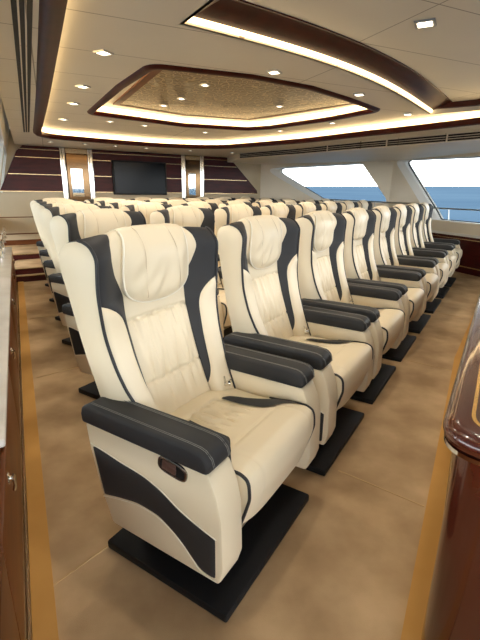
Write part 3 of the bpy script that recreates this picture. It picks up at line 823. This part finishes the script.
# chrome rail on the worktop
zw = zt+.03
t = empty('grab_rail', Lp(4.2, .09, zw), LA)
s = MB(); s.tube([(0, 0, 0), (0, 0, .10), (.03, 0, .13), (2.3, 0, .17), (2.55, 0, .15), (2.58, 0, .10)], .011, 10); s.build('rail_bar', 'chrome', t)
for x in (.5, 1.1, 1.7, 2.3):
    s = MB(); s.lathe([(.022, 0), (.022, .006), (.010, .012), (.009, .06), (.018, .07), (.018, .085), (.009, .095), (.009, .16), (.014, .17)], 14, Matrix.Translation((x, 0, 0))); s.build('rail_post', 'chrome', t)
tag(t, 'short chrome grab rail on posts standing on the white worktop', 'rail')

# ------------------------------------------------------------------ mahogany console at the right
def loc2(lx, ly): return (lx, -ly)
t = empty('bar_console', W(0, 0, 0), math.pi/2-AL)
pl = [(-.19, -.845), (3.6, -.815), (3.6, -1.50), (-.19, -1.50)]
def outl(d, r): 
    q = [(-.19+d, -.845-d), (3.6-d, -.815-d), (3.6-d, -1.50+d), (-.19+d, -1.50+d)]
    return rounded(q, r, 8)
def lofted(mb, rings, mi=0, capb=True, capt=True):
    k = len(rings[0][0]); v = [(x, y, z) for P, z in rings for x, y in P]
    f = [(i*k+j, i*k+(j+1) % k, (i+1)*k+(j+1) % k, (i+1)*k+j) for i in range(len(rings)-1) for j in range(k)]
    if capb: f.append(tuple(range(k)))
    if capt: f.append(tuple(range((len(rings)-1)*k, len(rings)*k)))
    mb.add(v, f, mi)
s = MB(); lofted(s, [(outl(.06, .06), .0), (outl(.06, .06), .05), (outl(.038, .08), .052), (outl(.034, .08), .70)]); s.build('body', 'mahogany', t, angle=35)
s = MB(); lofted(s, [(outl(.02, .09), .692), (outl(.004, .10), .694), (outl(.004, .10), .704), (outl(.02, .09), .706)]); s.build('steel_trim', 'chrome', t, angle=35)
s = MB(); lofted(s, [(outl(.02, .09), .705), (outl(.002, .105), .712), (outl(-.002, .107), .725), (outl(.001, .105), .738), (outl(.012, .10), .748), (outl(.03, .09), .75)]); s.build('console_top', 'mahogany', t, angle=50)
s = MB(); P1, P2 = outl(.052, .075), outl(.060, .070); k = len(P1)
s.add([(x, y, .7506) for x, y in P1]+[(x, y, .7506) for x, y in P2], [(i, (i+1) % k, k+(i+1) % k, k+i) for i in range(k)]); s.build('gold_inlay', 'gold', t, smooth=False)
tag(t, 'glossy mahogany console with rounded end and gold inlaid top at the right edge', 'console')

# ------------------------------------------------------------------ outside: guard rails, side deck, sea
def guard(p, q, z0, z1, n, label):
    t = empty('guard_rail', (p[0], p[1], 0)); s = MB(); P = Vector((p[0], p[1], z0)); Q = Vector((q[0], q[1], z1)); o = Vector((p[0], p[1], 0))
    s.tube([P-o, Q-o], .012, 8); s.build('top_rail', 'steel', t)
    for i in range(n):
        a = P.lerp(Q, (i+.3)/n)-o; s = MB(); s.tube([a, a+Vector((.05, -.04, -.45))], .009, 8); s.build('stanchion', 'steel', t)
    tag(t, label, 'railing', 'guard rails on the side deck')
guard((3.42, 7.72), (4.6, 6.15), 1.0, .985, 2, 'thin steel guard rail outside the right window over the sea')
guard((1.5, 10.2), (3.3, 7.86), 1.10, 1.06, 2, 'thin steel guard rail outside the slanted far window over the sea')
n = Vector((-.015, -.011, 1)).normalized()
o0 = Vector((0, 0, -3.0)); ex = Vector((1, 0, .015)).normalized(); ey = n.cross(ex).normalized()
s = MB(); v = []
us = [-6000, -1500, -300, -60, 0, 60, 300, 1500, 6000]
for b in us:
    for a in us: v.append(o0+ex*a+ey*b)
s.add(v, [(j*9+i, j*9+i+1, (j+1)*9+i+1, (j+1)*9+i) for j in range(8) for i in range(8)])
o = s.build('sea', 'sea', smooth=False); o['kind'] = 'stuff'; o['label'] = 'blue sea outside the windows'; 

# ------------------------------------------------------------------ world, lights, camera
wd = bpy.data.worlds.new('overcast_sky'); sc.world = wd; wd.use_nodes = True
N = wd.node_tree.nodes; Lk = wd.node_tree.links; bg = N['Background']
tc = N.new('ShaderNodeTexCoord'); sp = N.new('ShaderNodeSeparateXYZ'); rp = N.new('ShaderNodeValToRGB')
Lk.new(tc.outputs['Generated'], sp.inputs[0]); Lk.new(sp.outputs['Z'], rp.inputs[0])
rp.color_ramp.elements[0].position = 0.0; rp.color_ramp.elements[0].color = (.90, .96, 1.0, 1)
rp.color_ramp.elements[1].position = .35; rp.color_ramp.elements[1].color = (.97, .985, 1.0, 1)
e = rp.color_ramp.elements.new(.06); e.color = (.95, .975, 1.0, 1)
Lk.new(rp.outputs[0], bg.inputs[0]); bg.inputs[1].default_value = 2.9

cam = bpy.data.cameras.new('camera'); co = bpy.data.objects.new('camera', cam); C.objects.link(co)
cam.sensor_fit = 'HORIZONTAL'; cam.sensor_width = 36; cam.lens = 415.55/480*36
cam.clip_start = .02; cam.clip_end = 20000
R = Matrix.Rotation(math.radians(90-17.214), 4, 'X') @ Matrix.Rotation(math.radians(.814), 4, 'Z')
co.matrix_world = Matrix.Translation((0, 0, 1.2378)) @ R
sc.camera = co

sc.view_settings.view_transform = 'Standard'; sc.view_settings.look = 'None'; sc.view_settings.gamma = 1
sc.view_settings.use_curve_mapping = False
sc.view_settings.exposure = 1.27
sc.cycles.max_bounces = 10; sc.cycles.diffuse_bounces = 6; sc.cycles.glossy_bounces = 5; sc.cycles.transparent_max_bounces = 12
sc.cycles.use_denoising = True
sc.cycles.sample_clamp_indirect = 6; sc.cycles.sample_clamp_direct = 5
